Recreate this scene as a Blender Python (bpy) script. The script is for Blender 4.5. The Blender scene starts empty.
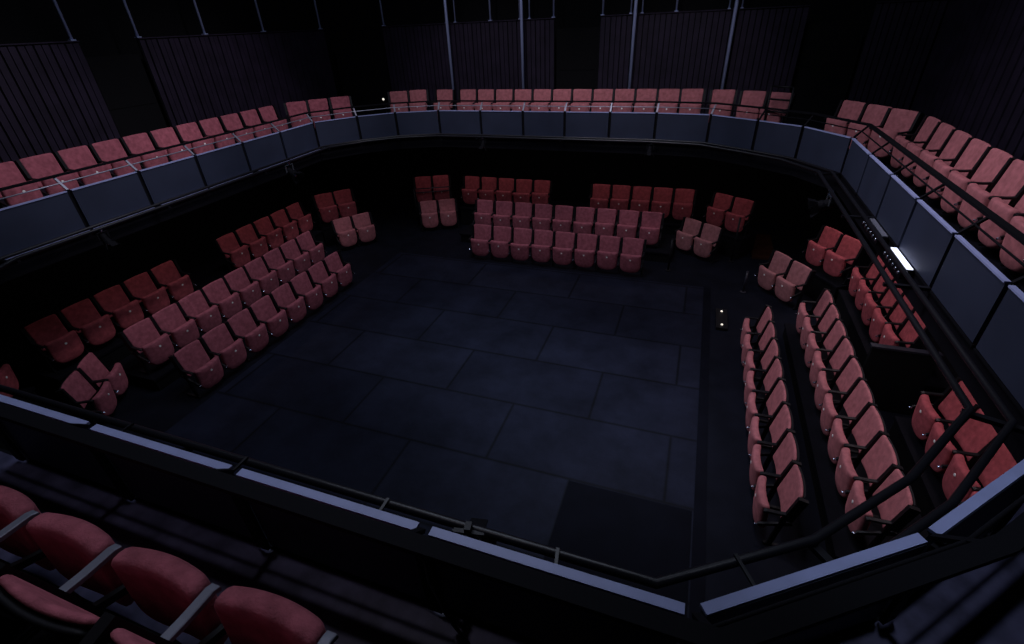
import bpy, math, random
from mathutils import Vector, Matrix
random.seed(7)
S = bpy.context.scene
C = S.collection
PI = math.pi

# ------------------------------------------------------------------ materials
def mat(name, col, rough=0.6, metal=0.0, spec=0.5, var=0.0, scale=20.0, bump=0.0, sheen=0.0):
    m = bpy.data.materials.new(name); m.use_nodes = True
    nt = m.node_tree; b = nt.nodes['Principled BSDF']
    b.inputs['Base Color'].default_value = (*col, 1); b.inputs['Roughness'].default_value = rough
    b.inputs['Metallic'].default_value = metal; b.inputs['Specular IOR Level'].default_value = spec
    if sheen:
        b.inputs['Sheen Weight'].default_value = sheen
        b.inputs['Sheen Tint'].default_value = (min(1, col[0]*2), min(1, col[1]*2), min(1, col[2]*2), 1)
    if var or bump:
        tc = nt.nodes.new('ShaderNodeTexCoord')
        n = nt.nodes.new('ShaderNodeTexNoise'); n.inputs['Scale'].default_value = scale; n.inputs['Detail'].default_value = 4
        info = nt.nodes.new('ShaderNodeObjectInfo')
        add = nt.nodes.new('ShaderNodeVectorMath'); add.operation = 'ADD'
        mul = nt.nodes.new('ShaderNodeVectorMath'); mul.operation = 'SCALE'; mul.inputs[3].default_value = 37.0
        nt.links.new(info.outputs['Random'], mul.inputs[0])
        nt.links.new(tc.outputs['Object'], add.inputs[0]); nt.links.new(mul.outputs[0], add.inputs[1])
        nt.links.new(add.outputs[0], n.inputs['Vector'])
        r = nt.nodes.new('ShaderNodeValToRGB')
        r.color_ramp.elements[0].position = 0.3; r.color_ramp.elements[1].position = 0.7
        r.color_ramp.elements[0].color = (*[c*(1-var) for c in col], 1)
        r.color_ramp.elements[1].color = (*[min(1, c*(1+var)) for c in col], 1)
        nt.links.new(n.outputs['Fac'], r.inputs['Fac']); nt.links.new(r.outputs['Color'], b.inputs['Base Color'])
        if bump:
            n2 = nt.nodes.new('ShaderNodeTexNoise'); n2.inputs['Scale'].default_value = scale*6
            nt.links.new(add.outputs[0], n2.inputs['Vector'])
            bp = nt.nodes.new('ShaderNodeBump'); bp.inputs['Strength'].default_value = bump; bp.inputs['Distance'].default_value = 0.01
            nt.links.new(n2.outputs['Fac'], bp.inputs['Height']); nt.links.new(bp.outputs['Normal'], b.inputs['Normal'])
    return m

def emit(name, col, st):
    m = bpy.data.materials.new(name); m.use_nodes = True
    b = m.node_tree.nodes['Principled BSDF']
    b.inputs['Base Color'].default_value = (*col, 1)
    b.inputs['Emission Color'].default_value = (*col, 1); b.inputs['Emission Strength'].default_value = st
    return m

PINK = mat('rose_velvet', (0.38, 0.108, 0.138), 0.9, spec=0.2, var=0.26, scale=15, bump=0.35, sheen=0.25)  # seat cloth tone varies by seating block
PALE = mat('pale_rose_velvet', (0.42, 0.145, 0.158), 0.9, spec=0.2, var=0.22, scale=15, bump=0.35, sheen=0.25)
RED = mat('deep_red_velvet', (0.42, 0.088, 0.103), 0.9, spec=0.2, var=0.26, scale=15, bump=0.35, sheen=0.2)
DUST = mat('dusty_pink_velvet', (0.39, 0.158, 0.165), 0.9, spec=0.2, var=0.22, scale=15, bump=0.35, sheen=0.25)
VIOLET = mat('dark_violet_cloth', (0.055, 0.048, 0.085), 0.9, spec=0.2, var=0.3, scale=12, bump=0.3, sheen=0.2)
BLACK = mat('black_painted_steel', (0.006, 0.006, 0.008), 0.5, spec=0.3)
SHELL = mat('black_plastic_shell', (0.007, 0.007, 0.009), 0.6, spec=0.25)
ARM = mat('black_armrest', (0.007, 0.007, 0.009), 0.45, spec=0.3)
GREYARM = mat('satin_grey_metal', (0.20, 0.21, 0.26), 0.5, metal=0.3)
DISC = mat('white_number_disc', (0.9, 0.87, 0.84), 0.4)
BOLT = mat('bright_steel', (0.5, 0.6, 0.75), 0.25, metal=1.0)
PANEL = mat('blue_grey_painted_board', (0.027, 0.034, 0.060), 0.55, spec=0.35, var=0.12, scale=2.2)
CAP = mat('lit_edge_blue_grey', (0.33, 0.37, 0.62), 0.45, spec=0.4, var=0.1, scale=6)  # overhead light put into the colour of panel tops and lower edges
STRUT = mat('grey_painted_steel', (0.30, 0.31, 0.38), 0.4, metal=0.5)
PIPE = mat('black_gloss_pipe', (0.008, 0.008, 0.011), 0.38, spec=0.4)
POST = mat('silver_blue_steel', (0.36, 0.42, 0.66), 0.4, metal=0.3)
SLAT = mat('dark_plum_slat', (0.017, 0.0115, 0.025), 0.7, spec=0.25, var=0.3, scale=3)
WALL = mat('black_wall', (0.006, 0.006, 0.007), 0.9, spec=0.1)
DECKM = mat('lightened_balcony_floor', (0.085, 0.083, 0.150), 0.42, spec=0.4, var=0.45, scale=7)  # pale blue so the light bands on the floor show up
MATM = mat('dark_mat_vinyl', (0.0035, 0.004, 0.008), 0.7, spec=0.06, var=0.2, scale=3)
RAILM = mat('matt_black_rail', (0.004, 0.004, 0.006), 0.75, spec=0.12)
FLOORM = mat('black_floor_paint', (0.006, 0.007, 0.0125), 0.7, spec=0.08, var=0.25, scale=3)
RISER = mat('black_riser_deck', (0.005, 0.005, 0.008), 0.75, spec=0.1, var=0.25, scale=4)
WOOD = mat('red_brown_timber', (0.035, 0.012, 0.007), 0.6, spec=0.25, var=0.4, scale=5)
GLOSSK = mat('scuffed_glossy_black', (0.022, 0.022, 0.034), 0.42, spec=0.6, var=0.3, scale=8)
LENS = mat('lens_glass', (0.6, 0.65, 0.75), 0.12, metal=0.9)
LED = emit('led_light', (0.72, 0.76, 1.0), 1.6)
SPARK = emit('small_lamp', (1.0, 0.93, 0.8), .9)

def stage_mat():
    m = bpy.data.materials.new('painted_stage_boards'); m.use_nodes = True
    nt = m.node_tree; b = nt.nodes['Principled BSDF']; N = nt.nodes.new; L = nt.links.new
    tc = N('ShaderNodeTexCoord'); mp = N('ShaderNodeMapping'); mp.inputs['Location'].default_value = (0.90, -4.13, 0)
    L(tc.outputs['Object'], mp.inputs['Vector'])
    br = N('ShaderNodeTexBrick'); br.inputs['Scale'].default_value = 1.0
    br.inputs['Brick Width'].default_value = 2.32; br.inputs['Row Height'].default_value = 1.15
    br.inputs['Mortar Size'].default_value = 0.036; br.inputs['Mortar Smooth'].default_value = 1.0
    br.inputs['Color1'].default_value = (0.0095, 0.0114, 0.0225, 1); br.inputs['Color2'].default_value = (0.0135, 0.0158, 0.030, 1)
    br.inputs['Mortar'].default_value = (0.0042, 0.0048, 0.008, 1)
    L(mp.outputs['Vector'], br.inputs['Vector'])
    n = N('ShaderNodeTexNoise'); n.inputs['Scale'].default_value = 1.3; n.inputs['Detail'].default_value = 8
    n.inputs['Roughness'].default_value = 0.7
    L(tc.outputs['Object'], n.inputs['Vector'])
    r = N('ShaderNodeValToRGB'); r.color_ramp.elements[0].position = 0.3; r.color_ramp.elements[1].position = 0.72
    r.color_ramp.elements[0].color = (0.5, 0.5, 0.5, 1); r.color_ramp.elements[1].color = (1.4, 1.4, 1.42, 1)
    L(n.outputs['Fac'], r.inputs['Fac'])
    mx = N('ShaderNodeMix'); mx.data_type = 'RGBA'; mx.blend_type = 'MULTIPLY'; mx.inputs[0].default_value = 1
    L(br.outputs['Color'], mx.inputs[6]); L(r.outputs['Color'], mx.inputs[7])
    n2 = N('ShaderNodeTexNoise'); n2.inputs['Scale'].default_value = 38; n2.inputs['Detail'].default_value = 3
    L(tc.outputs['Object'], n2.inputs['Vector'])
    r2 = N('ShaderNodeValToRGB'); r2.color_ramp.elements[0].position = 0.70; r2.color_ramp.elements[1].position = 0.80
    r2.color_ramp.elements[0].color = (0, 0, 0, 1); r2.color_ramp.elements[1].color = (0.022, 0.023, 0.03, 1)
    L(n2.outputs['Fac'], r2.inputs['Fac'])
    ad = N('ShaderNodeMix'); ad.data_type = 'RGBA'; ad.blend_type = 'ADD'; ad.inputs[0].default_value = 1
    L(mx.outputs[2], ad.inputs[6]); L(r2.outputs['Color'], ad.inputs[7])
    L(ad.outputs[2], b.inputs['Base Color'])
    b.inputs['Roughness'].default_value = 0.65; b.inputs['Specular IOR Level'].default_value = 0.1
    return m
STAGE = stage_mat()

# ------------------------------------------------------------------ mesh helpers
class MB:
    def __init__(s): s.v = []; s.f = []
    def _add(s, v, f):
        o = len(s.v); s.v += [tuple(p) for p in v]; s.f += [tuple(i+o for i in q) for q in f]; return s
    def box(s, x0, x1, y0, y1, z0, z1, M=None):
        v = [Vector((x, y, z)) for z in (z0, z1) for y in (y0, y1) for x in (x0, x1)]
        if M is not None: v = [M @ p for p in v]
        return s._add(v, [(0,2,3,1),(4,5,7,6),(0,1,5,4),(2,6,7,3),(0,4,6,2),(1,3,7,5)])
    def bar(s, a, b, w, h, up=(0,0,1)):
        # rectangular bar from a to b
        a = Vector(a); b = Vector(b); d = (b-a).normalized(); u = Vector(up)
        if abs(d.dot(u)) > 0.98: u = Vector((1,0,0))
        sd = d.cross(u).normalized(); u = sd.cross(d)
        v = []
        for p in (a, b):
            for i, j in ((-1,-1),(1,-1),(1,1),(-1,1)): v.append(p + sd*(i*w/2) + u*(j*h/2))
        return s._add(v, [(3,2,1,0),(4,5,6,7),(0,1,5,4),(1,2,6,5),(2,3,7,6),(3,0,4,7)])
    def prism(s, poly, z0, z1):
        n = len(poly); v = [(x,y,z0) for x,y in poly] + [(x,y,z1) for x,y in poly]
        f = [tuple(range(n-1,-1,-1)), tuple(range(n,2*n))] + [(i,(i+1)%n,n+(i+1)%n,n+i) for i in range(n)]
        return s._add(v, f)
    def tube(s, pts, r, n=10, closed=False):
        pts = [Vector(p) for p in pts]; k = len(pts); v = []; f = []
        for i, p in enumerate(pts):
            if closed: d = (pts[(i+1)%k]-pts[i]).normalized() + (pts[i]-pts[i-1]).normalized()
            else: d = (pts[min(i+1,k-1)] - pts[max(i-1,0)])
            d.normalize()
            u = Vector((0,0,1)) if abs(d.z) < 0.95 else Vector((1,0,0))
            a = d.cross(u).normalized(); b = a.cross(d)
            for j in range(n):
                t = 2*PI*j/n; v.append(p + a*(r*math.cos(t)) + b*(r*math.sin(t)))
        for i in range(k if closed else k-1):
            i2 = (i+1)%k
            for j in range(n): f.append((i*n+j, i*n+(j+1)%n, i2*n+(j+1)%n, i2*n+j))
        if not closed: f += [tuple(range(n-1,-1,-1)), tuple(range((k-1)*n, k*n))]
        return s._add(v, f)
    def lathe(s, prof, M, n=16):
        # prof: (radius, z) pairs, spun round local z
        v = []; f = []
        for r, z in prof:
            for j in range(n): v.append(M @ Vector((r*math.cos(2*PI*j/n), r*math.sin(2*PI*j/n), z)))
        k = len(prof)
        for i in range(k-1):
            for j in range(n): f.append((i*n+j, i*n+(j+1)%n, (i+1)*n+(j+1)%n, (i+1)*n+j))
        f += [tuple(range(n-1,-1,-1)), tuple(range((k-1)*n, k*n))]
        return s._add(v, f)
    def pad(s, outline, t, shift):
        # upholstered pad: outline is (x, z); thickness t along y, front = -y; shift(x, z) gives the y of its mid-plane
        cx = sum(p[0] for p in outline)/len(outline); cz = sum(p[1] for p in outline)/len(outline)
        n = len(outline)
        prof = [(.0,.5),(.55,.5),(.90,.49),(.97,.40),(1,.22),(1,-.05),(.985,-.26),(.95,-.40),(.88,-.49),(.55,-.56),(.0,-.58)]
        v = []; f = []; rings = []
        for k, (sc, yy) in enumerate(prof):
            if sc == 0:
                rings.append([len(v)]); v.append((cx, shift(cx, cz)+yy*t, cz)); continue
            ring = []
            for x, z in outline:
                X = cx+(x-cx)*sc; Z = cz+(z-cz)*sc
                ring.append(len(v)); v.append((X, shift(X, Z)+yy*t, Z))
            rings.append(ring)
        for a, b in zip(rings, rings[1:]):
            for j in range(n):
                j2 = (j+1)%n
                if len(a) == 1: f.append((a[0], b[j], b[j2]))
                elif len(b) == 1: f.append((a[j2], a[j], b[0]))
                else: f.append((a[j2], a[j], b[j], b[j2]))
        return s._add(v, f)
    def mesh(s, name, m, smooth=False):
        me = bpy.data.meshes.new(name); me.from_pydata(s.v, [], s.f); me.update()
        me.materials.append(m)
        import bmesh
        bm = bmesh.new(); bm.from_mesh(me); bmesh.ops.recalc_face_normals(bm, faces=bm.faces); bm.to_mesh(me); bm.free()
        if smooth:
            for p in me.polygons: p.use_smooth = True
        return me
    def build(s, name, m, parent=None, smooth=False):
        return link(name, s.mesh(name, m, smooth), parent)

def link(name, me, parent=None):
    o = bpy.data.objects.new(name, me); C.objects.link(o)
    if parent is not None: o.parent = parent
    return o
def tag(o, label, cat, group=None):
    o['label'] = label; o['category'] = cat
    if group: o['group'] = group
    return o
def thing(name, loc, rz, label, cat, group=None):
    o = bpy.data.objects.new(name, None); C.objects.link(o); o.empty_display_size = .1
    o.location = loc; o.rotation_euler = (0, 0, rz)
    return tag(o, label, cat, group)
def struct(o): o['kind'] = 'structure'; return o
ORD = ['first','second','third','fourth','fifth','sixth','seventh','eighth','ninth','tenth','eleventh','twelfth','thirteenth','fourteenth']

# ------------------------------------------------------------------ the room
W0, W1, Y0, Y1, ZT = -11.3, 4.95, -2.6, 14.3, 9.6
struct(MB().box(W0, W1, Y0, Y1, -.15, -.012).build('floor', FLOORM))
struct(MB().box(W0-.15, W0, Y0, Y1, -.15, ZT).build('wall_left', WALL))
struct(MB().box(W1, W1+.15, Y0, Y1, -.15, ZT).build('wall_right', WALL))
struct(MB().box(W0-.15, W1+.15, Y1, Y1+.15, -.15, ZT).build('wall_far', WALL))
struct(MB().box(W0-.15, W1+.15, Y0-.15, Y0, -.15, ZT).build('wall_near', WALL))
struct(MB().box(W0-.15, W1+.15, Y0-.15, Y1+.15, ZT, ZT+.15).build('ceiling', WALL))
struct(MB().box(-6.85, 0.60, 1.6, 9.95, -.012, 0).build('floor_stage', STAGE))
struct(MB().box(0.60, 0.74, 1.6, 9.95, -.012, .004).build('trim_stage', MATM))

# balcony outline (front edge of the panels)
JOIN = [(0.22,1.0),(-.80,1.0),(-1.785,1.0),(-2.77,1.0),(-3.75,1.0),(-4.75,1.0),(-5.76,1.0),(-6.70,1.36),(-7.34,1.95),(-7.9,2.95),
        (-7.9,4.1),(-7.9,5.09),(-7.9,6.1),(-7.9,7.12),(-7.9,8.1),(-7.93,9.15),(-7.36,9.95),(-6.70,10.52),(-5.76,10.88),
        (-4.71,10.9),(-3.69,10.9),(-2.74,10.9),(-1.77,10.9),(-.83,10.9),(0.20,10.76),(1.00,10.22),(1.66,9.72),(2.2,8.87),
        (2.2,7.82),(2.2,6.82),(2.2,5.9),(2.2,4.93),(2.2,3.98),(2.2,3.0),(1.62,2.17),(1.03,1.56)]
def offset(poly, d):
    # d > 0 moves towards the audience (outwards)
    out = []; n = len(poly); cx, cy = -2.85, 5.95
    for i, p in enumerate(poly):
        a = Vector(poly[i-1]); b = Vector(p); c = Vector(poly[(i+1)%n])
        def nrm(u, w):
            e = (w-u).normalized(); m = Vector((e.y, -e.x))
            return m if m.dot((u+w)/2 - Vector((cx, cy))) > 0 else -m
        m = nrm(a, b) + nrm(b, c); m /= max(.5, m.length_squared/2)
        out.append(tuple(b + m*d))
    return out
DZ = 2.74
inner = offset(JOIN, .015)
# deck ring, as quads from the inner outline to the shell
def deck_ring(z0, z1):
    mb = MB(); n = len(inner)
    def rim(p):
        x, y = p[0]+2.85, p[1]-5.95
        k = 1e9
        if x > 0: k = min(k, (W1+2.85)/x)
        if x < 0: k = min(k, (W0+2.85)/x)
        if y > 0: k = min(k, (Y1-5.95)/y)
        if y < 0: k = min(k, (Y0-5.95)/y)
        return (-2.85+x*k, 5.95+y*k)
    outer = [rim(p) for p in inner]
    v = []
    for z in (z0, z1):
        v += [(x,y,z) for x,y in inner] + [(x,y,z) for x,y in outer]
    f = []
    for i in range(n):
        j = (i+1)%n
        f += [(i,j,n+j,n+i), (2*n+i,3*n+i,3*n+j,2*n+j), (i,2*n+i,2*n+j,j)]
    mb._add(v, f)
    # close the four shell corners
    for (cx, cy) in ((W0,Y0),(W1,Y0),(W0,Y1),(W1,Y1)):
        px = [p for p in outer if abs(p[0]-cx) < 1e-4]; py = [p for p in outer if abs(p[1]-cy) < 1e-4]
        a = min(px, key=lambda p: abs(p[1]-cy)); b = min(py, key=lambda p: abs(p[0]-cx))
        mb.prism([a, (cx,cy), b], z0, z1)
    return mb
struct(deck_ring(2.48, DZ).build('floor_balcony', RISER))

# ------------------------------------------------------------------ balcony front
SIDE = {}
def panel(i, label):
    a = Vector(JOIN[i]); b = Vector(JOIN[(i+1)%len(JOIN)])
    d = (b-a); L = d.length; d.normalize(); nrm = Vector((d.y, -d.x))
    mid = (a+b)/2
    if nrm.dot(mid-Vector((-2.85,5.95))) < 0: nrm = -nrm
    t = thing('balustrade', (mid.x, mid.y, 2.74), math.atan2(d.y, d.x), label, 'balustrade', 'balcony front panels')
    sg = 1 if (Matrix.Rotation(math.atan2(d.y,d.x),2) @ Vector((0,1))).dot(nrm) > 0 else -1
    h = L/2-.03
    y0, y1 = sorted((0, sg*.03))
    MB().box(-h, h, y0, y1, .035, .545).build('face_board', PANEL, t)
    y0, y1 = sorted((-sg*.012, sg*.027))
    MB().box(-h, h, y0, y1, .545, .56).build('capping', CAP, t)
    far_side = 9 <= i <= 24
    y0, y1 = sorted((-sg*(.05 if far_side else 0), sg*.03))
    MB().box(-h-.01, h+.01, y0, y1, .0, .022).build('bottom_rail', CAP if far_side else RAILM, t)
names = {}
for k in range(0,4): names[k] = f'{ORD[k]} dark balcony front panel along the near side, counted from the near right corner'
for k in range(9,15): names[k] = f'{ORD[k-9]} blue-grey panel along the left balcony front, counted from the near end'
for k, nm in zip((15,16,17),('first','second','third')): names[k] = f'{nm} panel of the angled far left balcony corner, counted from the left wall side'
for k in range(18,23): names[k] = f'{ORD[k-18]} blue-grey panel from the left along the far straight balcony front'
names[23] = 'last blue-grey panel at the right end of the far straight balcony front'
for k in (24,25,26): names[k] = f'{ORD[k-24]} panel of the angled far right balcony corner, counted from the far side'
for k in range(27,33): names[k] = f'{ORD[k-27]} blue-grey panel from the far end of the right balcony front'
names[33] = 'dark panel turning from the right balcony front into the near right corner'
names[34] = 'middle panel of the near right balcony corner with its broad lit top'
names[35] = 'corner panel with a lit top joining the near side to the near right corner'
for k, l in names.items(): panel(k, l)

rail_pl = offset(JOIN, .175); post_pl = offset(JOIN, .03)
t = thing('balcony_handrail', (-2.85, 5.95, DZ), 0, 'black handrail running all round above the blue-grey balcony front panels', 'handrail')
def loc(p, z): return (p[0]+2.85, p[1]-5.95, z-DZ)
mb = MB()
n = len(rail_pl)
def ring_box(poly, w, z0, z1):
    mb = MB(); o = offset(poly, w/2); i_ = offset(poly, -w/2); n = len(poly); v = []
    for z in (z0, z1): v += [loc(p, z) for p in i_] + [loc(p, z) for p in o]
    f = []
    for i in range(n):
        j = (i+1)%n
        f += [(i,j,n+j,n+i),(2*n+i,3*n+i,3*n+j,2*n+j),(i,2*n+i,2*n+j,j),(n+i,n+j,3*n+j,3*n+i)]
    return mb._add(v, f)
ring_box(rail_pl, .065, 3.465, 3.49).build('top_rail', RAILM, t)
mid_pl = offset(JOIN, .10)
MB().tube([loc(p, 3.39) for p in mid_pl[9:25]], .009, 6).build('mid_rail', STRUT, t, True)
MB().tube([loc(p, 3.39) for p in mid_pl[24:]+mid_pl[:10]], .009, 6).build('mid_rail', RAILM, t, True)
MIDS = range(len(JOIN))
for i in MIDS:
    if 4 < i < 9: continue
    a = JOIN[i]; b = rail_pl[i]; c = offset(JOIN, .045)[i]
    dark = i in (0,1,2,3,4) or 25 <= i
    st = MB()
    st.bar(loc(c, 2.765), loc(c, 3.30), .07, .02, (b[0]-a[0], b[1]-a[1], 0))
    o = st.build('post', RAILM, t)
    q = offset(JOIN, .02)[i]
    MB().bar(loc(q, 3.305), loc(b, 3.465), .03, .018).build('strut', RAILM if dark else STRUT, t)
# lighting bars hung inside the balcony front
t = thing('lighting_bar', (-2.85, 5.95, DZ), 0, 'pair of black lighting pipes on brackets following the inside of the balcony front', 'lighting bar')
NJ = [p for p in JOIN]
pin = [(x, y+(.03 if y < 2 and x < .6 else 0)) for x, y in offset(JOIN, -.33)]
MB().tube([loc(p, 2.80) for p in pin], .024, 10, True).build('inner_pipe', PIPE, t, True)
MB().tube([loc(p, 2.80) for p in offset(JOIN, -.14)], .022, 10, True).build('outer_pipe', PIPE, t, True)
oi = offset(JOIN, -.36)
for i in range(len(JOIN)):
    if 4 < i < 9 or i % 2 == 0: continue
    MB().bar(loc(JOIN[i], 2.765), loc(oi[i], 2.765), .04, .03).build('bracket', PIPE, t)
for i in (0,1,2,3,35):
    j = (i+1)%len(JOIN)
    a = [(JOIN[i][k]+JOIN[j][k])/2 for k in (0,1)]; b = [(oi[i][k]+oi[j][k])/2 for k in (0,1)]
    b[1] += .01 if i < 4 else 0
    MB().bar(loc(a, 2.83), loc(b, 2.83), .016, .012).build('bracket', PIPE, t)

# ------------------------------------------------------------------ seats
SW = .46
def rrect(w0, w1, z0, z1, r, n=5):
    # rounded outline, w0 wide at the bottom, w1 at the top
    pts = []
    for (sx, cz, w, a0) in ((1,z1-r,w1,0),(-1,z1-r,w1,90),(-1,z0+r,w0,180),(1,z0+r,w0,270)):
        for k in range(n+1):
            a = math.radians(a0+90*k/n); pts.append((sx*(w/2-r)+r*math.cos(a), cz+r*math.sin(a)))
    return densify(pts)
def densify(pts, step=.05):
    out = []
    for i, p in enumerate(pts):
        q = pts[(i+1)%len(pts)]; d = math.dist(p, q); k = max(1, int(d/step))
        for j in range(k): out.append((p[0]+(q[0]-p[0])*j/k, p[1]+(q[1]-p[1])*j/k))
    return out
back_out = rrect(.435, .455, .36, .80, .028)
seat_out = []
r = .03
for a in range(0, 91, 18): seat_out.append((.225-r+r*math.cos(math.radians(a)), .53-r+r*math.sin(math.radians(a))))
for a in range(90, 181, 18): seat_out.append((-.225+r+r*math.cos(math.radians(a)), .53-r+r*math.sin(math.radians(a))))
for a in range(180, 361, 10):
    c, q = math.cos(math.radians(a)), math.sin(math.radians(a))
    seat_out.append((.225*math.copysign(abs(c)**.62, c), .28-.185*abs(q)**.75))
seat_out = densify(seat_out)
lean = lambda z: -(.8-z)*.20
back_shift = lambda x, z: lean(z) - .025*(x/.23)**2 + .0
shell_shift = lambda x, z: lean(z) - .025*(x/.23)**2 + .034
seat_shift = lambda x, z: -.325 + .028*(x/.22)**2 + (.53-z)*.09
ME = {}
for nm, m in (('pink',PINK),('red',RED),('dust',DUST),('pale',PALE),('violet',VIOLET)):
    ME['back_'+nm] = MB().pad(back_out, .036, back_shift).mesh('backrest', m, True)
    ME['seat_'+nm] = MB().pad(seat_out, .088, seat_shift).mesh('seat_cushion', m, True)
ME['shell'] = MB().pad(rrect(.42,.445,.34,.787,.03), .03, shell_shift).mesh('back_shell', SHELL, True)
def disc():
    M = Matrix.Translation((0, seat_shift(0,.42)-.0492, .42)) @ Matrix.Rotation(PI/2, 4, 'X')
    return MB().lathe([(.017,-.004),(.019,.0),(.019,.003),(.014,.006)], M, 10)
ME['bar'] = MB().box(-.20,.20,-.16,-.09,.20,.215).mesh('hinge_bar', GREYARM)
ME['disc'] = disc().mesh('number_disc', DISC)
def side(sx):
    x = sx*.2575; mb = MB()
    mb.bar((x, lean(.79)-.005, .79), (x, lean(.45)-.01, .45), .044, .095, (0,1,0))
    mb.bar((x, -.10, .53), (x, -.16, .02), .028, .05, (0,1,0))
    mb.bar((x, -.22, .01), (x, .06, .01), .035, .02)
    mb.bar((x, -.02, .40), (x, -.33, .28), .026, .035)
    return mb
def arm(sx):
    x = sx*.2575; mb = MB()
    pts = [(-.03,.60),(-.065,.55),(-.10,.528),(-.18,.52),(-.29,.518),(-.315,.508)]
    w = .021; v = []; f = []
    for (y, z) in pts:
        v += [(x-w,y,z-.012),(x+w,y,z-.012),(x+w,y,z+.008),(x+w*.8,y,z+.011),(x-w*.8,y,z+.011),(x-w,y,z+.008)]
    k = len(pts)
    for i in range(k-1):
        for j in range(6): f.append((i*6+j, i*6+(j+1)%6, (i+1)*6+(j+1)%6, (i+1)*6+j))
    f += [tuple(range(5,-1,-1)), tuple(range((k-1)*6, k*6))]
    return mb._add(v, f)
def bolt(sx):
    x = sx*.2575
    M = Matrix.Translation((x, -.345, .27)) @ Matrix.Rotation(PI/2, 4, 'X')
    return MB().lathe([(.010,-.03),(.013,-.02),(.013,.008),(.007,.016)], M, 8)
for sx, k in ((-1,'l'),(1,'r')):
    ME['side_'+k] = side(sx).mesh('side_frame', BLACK)
    ME['arm_'+k] = arm(sx).mesh('armrest', ARM)
    ME['armg_'+k] = arm(sx).mesh('armrest', GREYARM)  # black armrests greyed to paint their gloss reflection in the nearest row
    ME['bolt_'+k] = bolt(sx).mesh('hinge_bolt', BOLT)
NSEAT = 0
def seat(x, y, z, ang, fab, label, group, end=False, metal=False):
    # ang: direction the seat faces, degrees
    t = thing('theatre_seat', (x, y, z), math.radians(ang+90), label, 'theatre seat', group)
    b = link('backrest', ME['back_'+fab], t); link('back_shell', ME['shell'], b)
    c = link('seat_cushion', ME['seat_'+fab], t); link('number_disc', ME['disc'], c)
    # a tipped-up seat never rests at quite the same angle
    tl = random.uniform(-.035, .035); c.rotation_euler = (tl, 0, 0)
    for k in (('l','r') if end else ('l',)):
        s_ = link('side_frame', ME['side_'+k], t); link('hinge_bolt', ME['bolt_'+k], s_)
        a_ = link('armrest', ME[('armg_' if metal else 'arm_')+k], t)
        if metal: a_['label'] = 'flat armrest with its gloss reflection painted grey'
    if metal: link('hinge_bar', ME['bar'], t)
    return t
def row(A, B, n, z, ang, fab, lab, group, **kw):
    # seats are laid from A to B (line of the backrest tops); lab(i) is the label
    for i in range(n):
        f = (i+.5)/n
        x = A[0]+(B[0]-A[0])*f; y = A[1]+(B[1]-A[1])*f
        # the seat whose right neighbour is missing carries the second frame
        rx = math.cos(math.radians(ang+90)); ry = math.sin(math.radians(ang+90))
        forward = (B[0]-A[0])*rx + (B[1]-A[1])*ry > 0
        seat(x, y, z, ang, fab, lab(i), group, end=(i == (n-1 if forward else 0)), **kw)
Z2, Z3 = .23, .50
row((-4.87,10.36),(-.73,10.36),8,0,-90,'pink',lambda i: f'rose tip-up theatre seat, {ORD[i]} from the left, front row of the far stalls','front row of the far stalls')
row((-5.26,11.5),(-.46,11.5),9,Z2,-90,'pink',lambda i: f'rose tip-up theatre seat, {ORD[i]} from the left, middle row of the far stalls','middle row of the far stalls')
row((-6.09,12.63),(-3.5,12.63),5,Z3,-90,'red',lambda i: f'dark red seat, {ORD[i]} from the left, left block of far back row','back row of the far stalls, left block')
row((-2.4,12.58),(.18,12.58),5,Z3,-90,'red',lambda i: f'dark red seat, {ORD[i]} from the left, right block of far back row','back row of the far stalls, right block')
row((-7.22,3.93),(-7.22,8.1),8,0,0,'pink',lambda i: f'rose tip-up theatre seat, {ORD[i]} from the near end, front row of the left stalls','front row of the left stalls')
row((-8.25,3.97),(-8.25,8.51),9,Z2,0,'pink',lambda i: f'rose tip-up theatre seat, {ORD[i]} from the near end, middle row of the left stalls','middle row of the left stalls')
row((-9.36,3.31),(-9.36,5.95),5,Z3,0,'red',lambda i: f'dark red seat, {ORD[i]} from the near end, near block of left back row','back row of the left stalls, near block')
row((-9.36,6.93),(-9.36,9.57),5,Z3,0,'red',lambda i: f'dark red seat, {ORD[i]} from the near end, far block of left back row','back row of the left stalls, far block')
row((1.545,7.96),(1.545,3.93),8,0,180,'pale',lambda i: f'rose tip-up theatre seat, {ORD[i]} from the far end, front row of the right stalls','front row of the right stalls')
row((2.40,8.34),(2.40,3.93),9,Z2,180,'pale',lambda i: f'rose tip-up theatre seat, {ORD[i]} from the far end, middle row of the right stalls','middle row of the right stalls')
row((3.31,9.41),(3.31,6.95),5,Z3,180,'red',lambda i: f'red seat under the balcony, {ORD[i]} from the far end, back row of right stalls','back row of the right stalls, far block')
row((3.29,5.80),(3.29,3.84),4,Z3,180,'red',lambda i: f'red seat seen through the near right pipes, {ORD[i]} from the far end of its block','back row of the right stalls, near block')
def pair(A, B, z, fab, where, group):
    a = math.degrees(math.atan2(B[1]-A[1], B[0]-A[0]))
    # faces the middle of the stage
    f = a-90
    if math.cos(math.radians(f))*(-2.9-A[0]) + math.sin(math.radians(f))*(6-A[1]) < 0: f = a+90
    row(A, B, 2, z, f, fab, lambda i: f'{("left", "right")[i]} seat of the {where}', group)
pair((-7.09,11.63),(-6.18,12.12),0,'pale','rose front pair angled left of the far stalls','front pair left of the far stalls')
pair((-7.50,12.22),(-6.58,12.66),Z3,'red','dark red railed back pair left of the far stalls','back pair left of the far stalls')
pair((.02,12.0),(.87,11.40),0,'dust','pale pink front pair right of the far stalls','front pair right of the far stalls')
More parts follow.
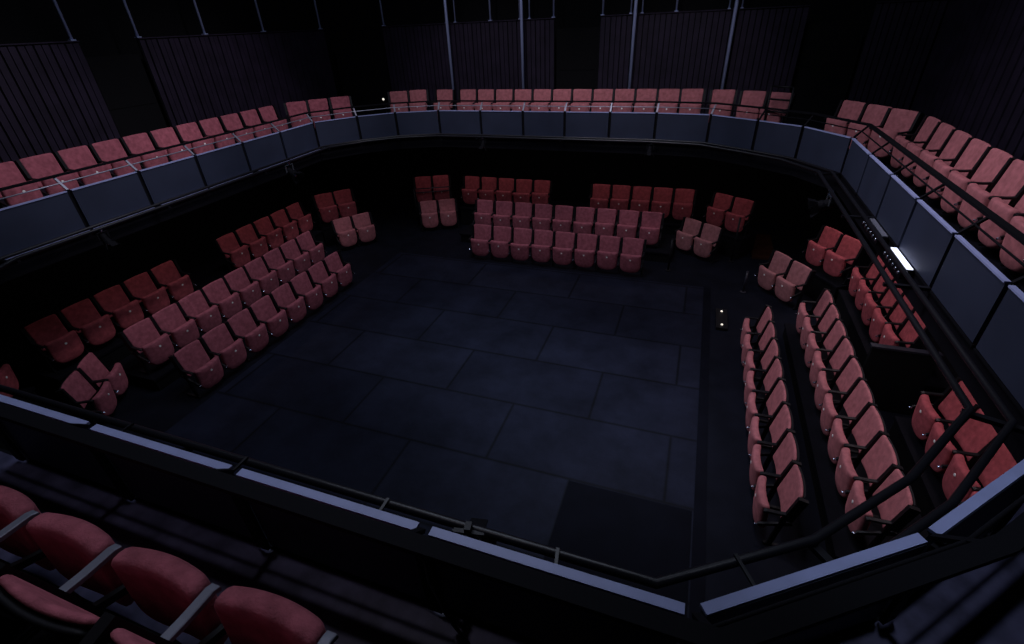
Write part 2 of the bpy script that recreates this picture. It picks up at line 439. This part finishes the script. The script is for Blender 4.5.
pair((.63,12.46),(1.47,11.93),Z3,'red','dark red back pair right of the far stalls','back pair right of the far stalls')
pair((-8.62,9.73),(-8.02,10.57),0,'pale','pinkish front pair beyond the left stalls','front pair beyond the left stalls')
pair((-9.32,10.08),(-8.70,10.87),Z3,'red','dark red back pair beyond the left stalls','back pair beyond the left stalls')
pair((1.86,10.41),(2.43,9.57),0,'dust','pale pink front pair beyond the right stalls','front pair beyond the right stalls')
pair((2.67,10.67),(3.17,9.84),Z3,'red','bright red back pair beyond the right stalls','back pair beyond the right stalls')
a = -55
for i, (x, y) in enumerate(((-8.50,3.44),(-8.21,3.03))):
    seat(x, y, 0, 35, 'pink', f'red corner seat below the near left balcony edge, {("upper", "lower")[i]} of the front pair', 'near left corner front pair', end=(i==1))
for i, (x, y) in enumerate(((-9.25,2.50),(-8.96,2.08))):
    seat(x, y, Z3, 35, 'red', f'barely lit seat in the dark near left corner, {("further from", "closer to")[i]} the balcony edge', 'near left corner back pair', end=(i==1))

# balcony rows
row((-9.55,3.96),(-9.55,9.80),11,DZ,0,'pink',lambda i: f'rose balcony seat, {ORD[i]} from the near end of the left balcony row','left balcony row')
for i, (x, y, g) in enumerate(((-9.36,10.36,-48),(-9.06,10.80,-52),(-8.72,11.24,-52))):
    seat(x, y, DZ, g, 'pink', f'rose seat in the far left balcony corner, {ORD[i]} of three from the left', 'far left corner balcony seats', end=(i==2))
for i, (x, y, g) in enumerate(((-7.62,12.28,-66),(-7.18,12.55,-72))):
    seat(x, y, DZ, g, 'pale', f'rose balcony seat angled beside the dark doorway, {("left", "right")[i]} of two', 'angled seats left of the far balcony row', end=(i==1))
seat(-6.40,12.60,DZ,-88,'pale','rose balcony seat alone between the angled two and the far straight row','far balcony row',end=True)
row((-5.97,12.60),(.02,12.60),12,DZ,-90,'pale',lambda i: f'rose balcony seat, {ORD[i]} from the left in the far straight row','far balcony row')
for i, (x, y, g) in enumerate(((.42,12.45,-95),(1.02,12.22,-108),(1.50,11.98,-122))):
    seat(x, y, DZ, g, 'pale', ('rose balcony seat just past the right end of the far straight row','rose balcony seat second past the right end of the far straight row','rose balcony seat behind the black guard frame in the far right corner')[i], 'seats right of the far balcony row', end=True)
for i, (x, y) in enumerate(((2.56,10.78),(2.84,10.33),(3.08,9.90))):
    seat(x, y, DZ, 214, 'pale', f'pink seat in the far right balcony corner, {ORD[i]} of three from the left', 'far right corner balcony seats', end=(i==2))
row((3.24,9.39),(3.24,4.14),10,DZ,180,'pale',lambda i: f'pink balcony seat, {ORD[i]} from the far end of the right balcony row','right balcony row')
for i, x in enumerate((-2.76,-2.235,-1.71,-1.185)):
    seat(x, .25, DZ, 90, 'pink', f'rose seat seen from above with grey armrests, {ORD[i]} from the left in the nearest row', 'nearest balcony row', metal=True)

# ------------------------------------------------------------------ seating platforms
def platform(label, loc0, rz, boxes):
    for k, (x0, x1, y0, y1, h) in enumerate(boxes):
        l = label if isinstance(label, str) else label[k]
        t = thing('seating_platform', (*loc0, -.012), math.radians(rz), l, 'platform', 'black seating platforms')
        MB().box(x0, x1, y0, y1, h-.03, h+.012).build('deck_board', RISER, t)
        MB().box(x0+.02, x1-.02, y0+.02, y1-.02, 0, h-.03).build('skirt', WALL, t)
platform(('low black platform under the middle row of the far stalls','higher black platform under the back row of the far stalls'), (-3, 11.5), 0, [(-2.6,2.85,-.5,.70,Z2),(-3.12,3.2,.70,1.9,Z3)])
platform(('low black platform under the middle row of the left stalls','higher black platform under the back row of the left stalls'), (-8.5, 6.3), 0, [(-.45,.68,-2.45,2.35,Z2),(-1.9,-.45,-3.1,3.4,Z3)])
platform(('low black platform under the middle row of the right stalls','higher black platform under the far block of right back row','higher black platform under the near block of right back row'), (2.6, 6.3), 0, [(-.65,.30,-2.5,2.15,Z2),(.30,1.6,.45,3.2,Z3),(.30,1.6,-2.6,-.35,Z3)])
def corner_platform(A, B, label):
    mx, my = (A[0]+B[0])/2, (A[1]+B[1])/2
    a = math.degrees(math.atan2(B[1]-A[1], B[0]-A[0]))
    s_ = 1
    f = Vector((math.sin(math.radians(a)), -math.cos(math.radians(a))))
    if f.dot(Vector((-2.9-mx, 6-my))) < 0: s_ = -1
    y0, y1 = sorted((-s_*.38, s_*.35))
    platform(label, (mx, my), a, [(-.56,.56,y0,y1,Z3)])
corner_platform((-7.50,12.22),(-6.58,12.66),'small black platform under the back pair left of the far stalls')
corner_platform((.63,12.46),(1.47,11.93),'small black platform under the back pair right of the far stalls')
corner_platform((-9.32,10.08),(-8.70,10.87),'small black platform under the back pair beyond the left stalls')
corner_platform((2.67,10.67),(3.17,9.84),'small black platform under the back pair beyond the right stalls')
corner_platform((-9.39,2.71),(-8.82,1.87),'small black platform in the dark near left corner')

# ------------------------------------------------------------------ slatted walls round the balcony, posts above them
def slats(name, A, B, label, z0=DZ, z1=5.0, pitch=.125):
    A = Vector(A); B = Vector(B); d = B-A; L = d.length; rz = math.atan2(d.y, d.x)
    t = thing(name, (A.x, A.y, z0), rz, label, 'slatted wall panel', 'slatted wall panels behind the balcony')
    n = max(1, round(L/pitch)); p = L/n
    f = MB()
    for i in range(n):
        dep = .045 if i % 2 else .03
        f.box(i*p+.012, (i+1)*p-.012, -dep, 0, 0, z1-z0-.02)
    f.build('slat_face', SLAT, t)
    MB().box(0, L, 0, .04, 0, z1-z0).build('backing_board', WALL, t)
    MB().box(0, L, -.055, .05, z1-z0, z1-z0+.02).build('top_ledge', SLAT, t)
slats('slatted_wall_panel', (-10.6,2.2), (-10.6,6.78), 'dark slatted wall panel at the left edge, nearest on the left wall')
slats('slatted_wall_panel', (-10.6,7.9), (-10.6,13.55), 'long dark slatted wall panel on the left wall beyond the doorway')
slats('slatted_wall_panel', (-8.64,13.6), (-3.70,13.6), 'dark slatted panel left of the far doorway')
slats('slatted_wall_panel', (-2.57,13.6), (1.86,13.6), 'dark slatted panel right of the far doorway')
slats('slatted_wall_panel', (3.05,13.6), (4.25,13.6), 'narrow dark slatted panel in the far right corner')
slats('slatted_wall_panel', (4.3,13.55), (4.3,3.0), 'long dark slatted wall panel behind the right balcony row')
def door(n, A, B, z1):
    A = Vector(A); B = Vector(B); d = B-A; L = d.length; rz = math.atan2(d.y, d.x)
    o = MB().box(0, L, -.04, 0, 0, z1-DZ).build(f'door_{n}', WALL); o.location = (A.x, A.y, DZ); o.rotation_euler = (0,0,rz)
    struct(o)
    p = MB().box(.08, L-.08, -.052, -.04, .1, 1.0).box(.08, L-.08, -.052, -.04, 1.12, z1-DZ-.1).build('door_leaf', WALL, o)
door(1, (-10.75,6.79), (-10.75,7.89), 4.75)
door(2, (-3.69,13.75), (-2.58,13.75), 4.78)
door(3, (-10.5,13.8), (-8.66,13.8), 4.7)
door(4, (1.88,13.8), (3.03,13.8), 4.7)
def post(x, y, z0, z1, r, label, grp):
    t = thing('steel_post', (x, y, z0), 0, label, 'post', grp)
    MB().tube([(0,0,0),(0,0,z1-z0)], r, 12).build('shaft', POST, t, True)
    MB().box(-r*1.7, r*1.7, -r*1.7, r*1.7, 0, .02).build('base_plate', POST, t)
for i, (x, y) in enumerate(((-10.63,6.72),(-10.63,7.95),(-10.63,9.52),(-10.63,11.28),(-10.62,13.48))):
    post(x, y, 5.02, 7.6, .026, f'thin steel post standing on the left wall top, {ORD[i]} from the near end', 'thin posts above the left wall')
for i, x in enumerate((-8.60,-5.42,-3.74,-2.53,-.85)):
    post(x, 13.63, 5.02, 7.6, .024, f'thin steel post standing on the far wall top, {ORD[i]} from the left', 'thin posts above the far wall')
for i, x in enumerate((-6.55,-4.50,-1.74,.40)):
    post(x, 13.40, DZ, 7.6, .038, f'full-height silver column before the far slatted wall, {ORD[i]} from the left', 'silver columns before the far wall')
    for s_ in (-1, 1):
        post(x+s_*.13, 13.64, 5.02, 7.6, .018, f'slim upright just {"left" if s_ < 0 else "right"} of the {ORD[i]} silver column, above the far wall', 'slim uprights beside the silver columns')
for i, y in enumerate((12.7, 10.7)):
    post(4.33, y, 5.02, 7.6, .026, f'thin steel post standing on the right wall top, {("further", "closer")[i]} one', 'thin posts above the right wall')

# ------------------------------------------------------------------ near balcony floor, kick step, cable
def strip(idx, d0, d1, z0, z1):
    a = offset(JOIN, d0); b = offset(JOIN, d1); mb = MB()
    for i, j in zip(idx, idx[1:]): mb.prism([a[i], a[j], b[j], b[i]], z0, z1)
    return mb
struct(strip([5,4,3,2,1,0,35,34,33], .035, .52, DZ, DZ+.004).build('floor_lightened', DECKM))  # balcony floor strip added, coloured paler and bluer so light bands show

cab = MB().tube([(-.78,.93,3.28),(-.765,.915,3.2),(-.76,.905,3.1),(-.735,.905,3.0),(-.71,.895,2.92),(-.66,.885,2.83),(-.60,.87,2.765)], .008, 8).build('loose_cable', PIPE, None, True)
tag(cab, 'glossy black cable dangling down the inside of the near balcony front', 'cable')

# ------------------------------------------------------------------ stage lanterns on the lighting bars
def lantern(x, y, z, rz, tilt, label, clamp=BOLT, sc=.72, yoke=BLACK):
    t = thing('stage_lantern', (x, y, z), math.radians(rz), label, 'stage light', 'stage lanterns on the lighting bars')
    t.scale = (sc,)*3
    M = Matrix.Translation((0,0,-.14)) @ Matrix.Rotation(math.radians(tilt), 4, 'X')
    MB().lathe([(.03,-.13),(.06,-.11),(.065,.03),(.075,.06),(.078,.12)], M, 16).build('lamp_body', RAILM, t, False)
    MB().lathe([(.066,.121),(.05,.13),(.02,.136)], M, 16).build('lens', LENS, t, True)
    y_ = MB()
    y_.bar((-.095,0,-.14),(-.095,0,-.01),.012,.03); y_.bar((.095,0,-.14),(.095,0,-.01),.012,.03); y_.bar((-.1,0,-.01),(.1,0,-.01),.03,.012)
    y_.build('yoke', yoke, t)
    MB().box(-.02,.02,-.03,.03,-.005,.055).build('clamp', clamp, t)
    d = MB()
    for sx in (-1, 1):
        d.box(-.004,.004,-.06,.06,0,.11, M @ Matrix.Translation((sx*.078,0,.12)) @ Matrix.Rotation(sx*.5,4,'Y'))
        d.box(-.06,.06,-.004,.004,0,.11, M @ Matrix.Translation((0,sx*.078,.12)) @ Matrix.Rotation(-sx*.5,4,'X'))
    d.build('barn_door', RAILM, t)
lantern(-7.57,7.75,2.76,-90,-125,'small lantern with bright clamp under the left balcony near the far left corner', BOLT, 1.0, LENS)
lantern(-7.57,4.05,2.76,-90,-150,'small dark lantern under the left balcony front, nearest on that side')
lantern(-4.55,10.57,2.76,180,-150,'small lantern below the far balcony front, left of the two')
lantern(-.86,10.57,2.76,180,-150,'small lantern below the far balcony front, right of the two')
lantern(1.87,7.75,2.76,90,-110,'lantern with silver glints at the far end of the right lighting pipes', BOLT, 1.0, LENS)
lantern(-.80,1.33,2.82,10,-138,'dark lantern with flared shutters standing up from the near lighting pipe', BLACK, .8)

# LED battens along the right pipes
def batten(x0, x1, y0, y1, on, label):
    t = thing('led_batten', ((x0+x1)/2, (y0+y1)/2, 2.66), 0, label, 'light batten', 'light battens on the right balcony front')
    w, l = (x1-x0)/2, (y1-y0)/2
    MB().box(-w, w, -l, l, 0, .10).build('housing', BLACK, t)
    MB().box(-w*.2, w*.95, -l*.96, l*.96, .10, .108).build('diffuser', LED if on else GREYARM, t)
    for i in range(6):
        M = Matrix.Translation((-w, -l*.85+i*l*.34, .05)) @ Matrix.Rotation(-PI/2, 4, 'Y')
        MB().lathe([(.022,0),(.022,.01),(.012,.018)], M, 10).build('lens', LENS, t, True)
batten(2.095,2.19,5.33,5.90,True,'glowing white light batten against the right balcony front')
batten(2.095,2.19,6.20,6.85,False,'unlit grey-topped light batten against the right balcony front')
wl = thing('wall_light', (-8.58,13.02,3.2), 0, 'tiny white wall lamp in the dark doorway at the far left balcony corner', 'wall light')
MB().box(-.035,.035,-.03,.03,0,.10).build('housing', BLACK, wl)
MB().lathe([(.028,0),(.03,.02),(.015,.03)], Matrix.Translation((0,-.03,.05)) @ Matrix.Rotation(PI/2,4,'X'), 10).build('lamp', SPARK, wl)
MB().bar((0,.0,-.46),(0,0,0),.03,.03).build('stem', BLACK, wl)

# ------------------------------------------------------------------ stage-level things
o = MB().prism([(-.92,2.4),(.58,2.4),(.58,4.1),(-.90,4.1)], .0, .006).build('floor_mat', MATM)
tag(o, 'darker mat laid on the near right corner of the stage floor', 'mat')
t = thing('floor_box', (.94, 8.65, 0), 0, 'small black floor box with two bright points beside the right stalls', 'floor light')
MB().box(-.10,.10,-.36,.36,0,.05).build('housing', BLACK, t)
for y in (-.25,.25): MB().lathe([(.02,0),(.022,.01),(.012,.02)], Matrix.Translation((0,y,.05)), 12).build('lamp', SPARK, t, True)  # two small glowing points on the box
def hpost(x, y, h, m, label):
    t = thing('handrail_post', (x, y, 0), 0, label, 'post', 'short aisle posts')
    MB().tube([(0,0,0),(0,0,h)], .022, 10).build('shaft', m, t, True)
    MB().lathe([(.06,0),(.06,.01),(.03,.02)], Matrix.Identity(4), 12).build('foot', m, t)
    MB().lathe([(.024,0),(.026,.01),(.012,.022)], Matrix.Translation((0,0,h)), 10).build('cap', m, t, True)
hpost(1.37,9.93,.46,GLOSSK,'short grey post at the aisle left of the pale pink right-hand pair')
hpost(1.18,11.45,1.05,BLACK,'black post before the dark red pair right of the far stalls')
hpost(-.18,10.6,.75,BLACK,'short black post at the right end of the far front row')
t = thing('guard_rail', (-6.86,12.03,0), math.radians(26), 'black guard rail before the dark red pair left of the far stalls', 'guard rail')
for x in (-.5,.5): MB().tube([(x,0,0),(x,0,1.08)], .018, 8).build('post', BLACK, t, True)
for z in (1.08,.97): MB().tube([(-.5,0,z),(.5,0,z)], .016, 8).build('bar', GLOSSK, t, True)
t = thing('guard_rail', (1.42,11.56,DZ), math.radians(-35), 'black guard frame before the last seat of the far right balcony', 'guard rail')
for x in (-.20,.24): MB().tube([(x,0,0),(x,0,.95)], .022, 8).build('post', BLACK, t, True)
for z in (.95,.72,.5): MB().tube([(-.20,0,z),(.24,0,z)], .018, 8).build('bar', BLACK, t, True)
t = thing('aisle_partition', (3.05,6.60,Z3), 0, 'low black partition with a shiny top beside the right back row', 'partition')
t.location = (3.05, 6.72, 0)
MB().box(-.38,.38,-.03,.03,0,1.02).build('board', SHELL, t)
MB().box(-.40,.40,-.045,.045,1.02,1.05).build('top_rail', GLOSSK, t)
o = MB().box(1.64,2.15,11.75,13.3,-.012,.03).build('timber_ramp', WOOD)
tag(o, 'dim red-brown timber floor in the aisle behind the far right pairs', 'ramp')

# ------------------------------------------------------------------ lights
def spot(loc, tgt, power, col, size=60, blend=.8, rad=.25):
    l = bpy.data.lights.new('stage_spot', 'SPOT'); l.energy = power; l.color = col
    l.spot_size = math.radians(size); l.spot_blend = blend; l.shadow_soft_size = rad
    o = bpy.data.objects.new('stage_spot', l); C.objects.link(o); o.location = loc
    o.rotation_euler = (Vector(tgt)-Vector(loc)).to_track_quat('-Z','Y').to_euler()
    return o
def area(loc, tgt, power, col, sx, sy):
    l = bpy.data.lights.new('fill_light', 'AREA'); l.energy = power; l.color = col; l.shape = 'RECTANGLE'; l.size = sx; l.size_y = sy
    o = bpy.data.objects.new('fill_light', l); C.objects.link(o); o.location = loc
    z = (Vector(loc)-Vector(tgt)).normalized(); x = Vector((0,1,0)).cross(z).normalized() if abs(z.y) < .99 else Vector((1,0,0)); y = z.cross(x)
    o.rotation_euler = Matrix((x, y, z)).transposed().to_euler()
    return o
COOL = (.70, .78, 1.0); ROSE = (.97, .87, 1.0)
area((-2.9,6,8.8),(-2.9,6,0),200,COOL,5,5)  # broad unseen fill added for the floor and panel tops
# low cross lights for the stalls
spot((.8,6.6,8.0),(-9.3,7.6,1.6),45,ROSE,50,1,.4)
spot((-7.5,6,8.0),(3.2,6.3,1.6),290,ROSE,58,1,.4)
spot((-2.9,1.8,8.0),(-2.8,12.5,1.6),80,ROSE,66,1,.4)
spot((-7.2,6.2,8.6),(2.2,6.0,3.0),190,COOL,52,1,.3)
# unseen warm strips added under the balcony to light the back rows
WARM = (1.0, .80, .86)
for (p, q, e, sx, sy) in (((-8.7,7.0,2.44),(-9.15,7.0,1.0),5,.12,5.2), ((2.8,6.6,2.44),(3.15,6.6,1.0),15,.12,6.4),
                          ((-3.0,11.95,2.44),(-3.0,12.4,1.0),7.5,6.6,.12),
                          ((-8.75,10.3,2.44),(-8.95,10.45,1.0),1.1,.5,.5),((-6.8,12.0,2.44),(-6.95,12.3,1.0),1.0,.5,.5),
                          ((.9,11.9,2.44),(1.0,12.1,1.0),1.3,.5,.5),((2.6,10.1,2.44),(2.8,10.2,1.0),4.5,.5,.5)):
    area(p, q, e, WARM, sx, sy)
# balcony rows
for (p, q, e) in (((-3.4,5.2,9.3),(-9.5,4.9,3.4),560),((-3.4,8.0,9.3),(-9.4,9.2,3.4),520),
                  ((-2.2,5.0,9.3),(3.2,5.2,3.4),225),((-2.2,7.2,9.3),(3.1,9.2,3.4),255),
                  ((-4.6,6.6,9.3),(-5.4,12.6,3.4),420),((-1.4,6.6,9.3),(-1.0,12.5,3.4),420)):
    spot(p, q, e, ROSE, 42, .8, .25)
spot((-2.4,1.2,9.3),(-2.2,.6,2.8),82,(.92,.86,1.0),50,.9,.12)
spot((1.12,2.08,9.3),(1.3,1.7,2.9),230,COOL,24,.9,.12)
# steep light on the stalls and the stage
spot((-5.3,6.3,9.2),(-7.9,6.6,.8),170,ROSE,58,1,.3)
spot((-.3,6.0,9.2),(2.3,6.2,.8),480,ROSE,58,1,.3)
spot((-2.9,8.8,9.2),(-2.9,11.3,.8),265,ROSE,62,1,.3)
spot((-.9,5.3,8.6),(-.9,5.3,0),1150,COOL,35,1,.6)
spot((-3.4,7.0,8.6),(-3.3,6.7,0),800,COOL,34,1,.6)

# ------------------------------------------------------------------ camera and colour
TH = math.radians(21)
def cam_axes():
    f = 484.2; d = Vector((550-512, -(1100-322), -f)).normalized(); up = -d
    fwd = Vector((0,0,-1)); fh = (fwd - up*fwd.dot(up)).normalized(); right = fh.cross(up)
    Rm = Matrix((right, fh, up))
    return Matrix.Rotation(TH, 3, 'Z') @ Rm
cam = bpy.data.cameras.new('camera'); cam.sensor_width = 36; cam.lens = 484.2/1024*36; cam.clip_start = .05
co = bpy.data.objects.new('camera', cam); C.objects.link(co)
co.matrix_world = Matrix.Translation((0,0,5.0)) @ cam_axes().to_4x4()
S.camera = co
w = bpy.data.worlds.new('dark_hall'); S.world = w; w.use_nodes = True
w.node_tree.nodes['Background'].inputs[0].default_value = (0,0,0,1)
S.view_settings.view_transform = 'Standard'; S.view_settings.look = 'None'
S.view_settings.exposure = 0; S.view_settings.gamma = 1; S.view_settings.use_curve_mapping = False
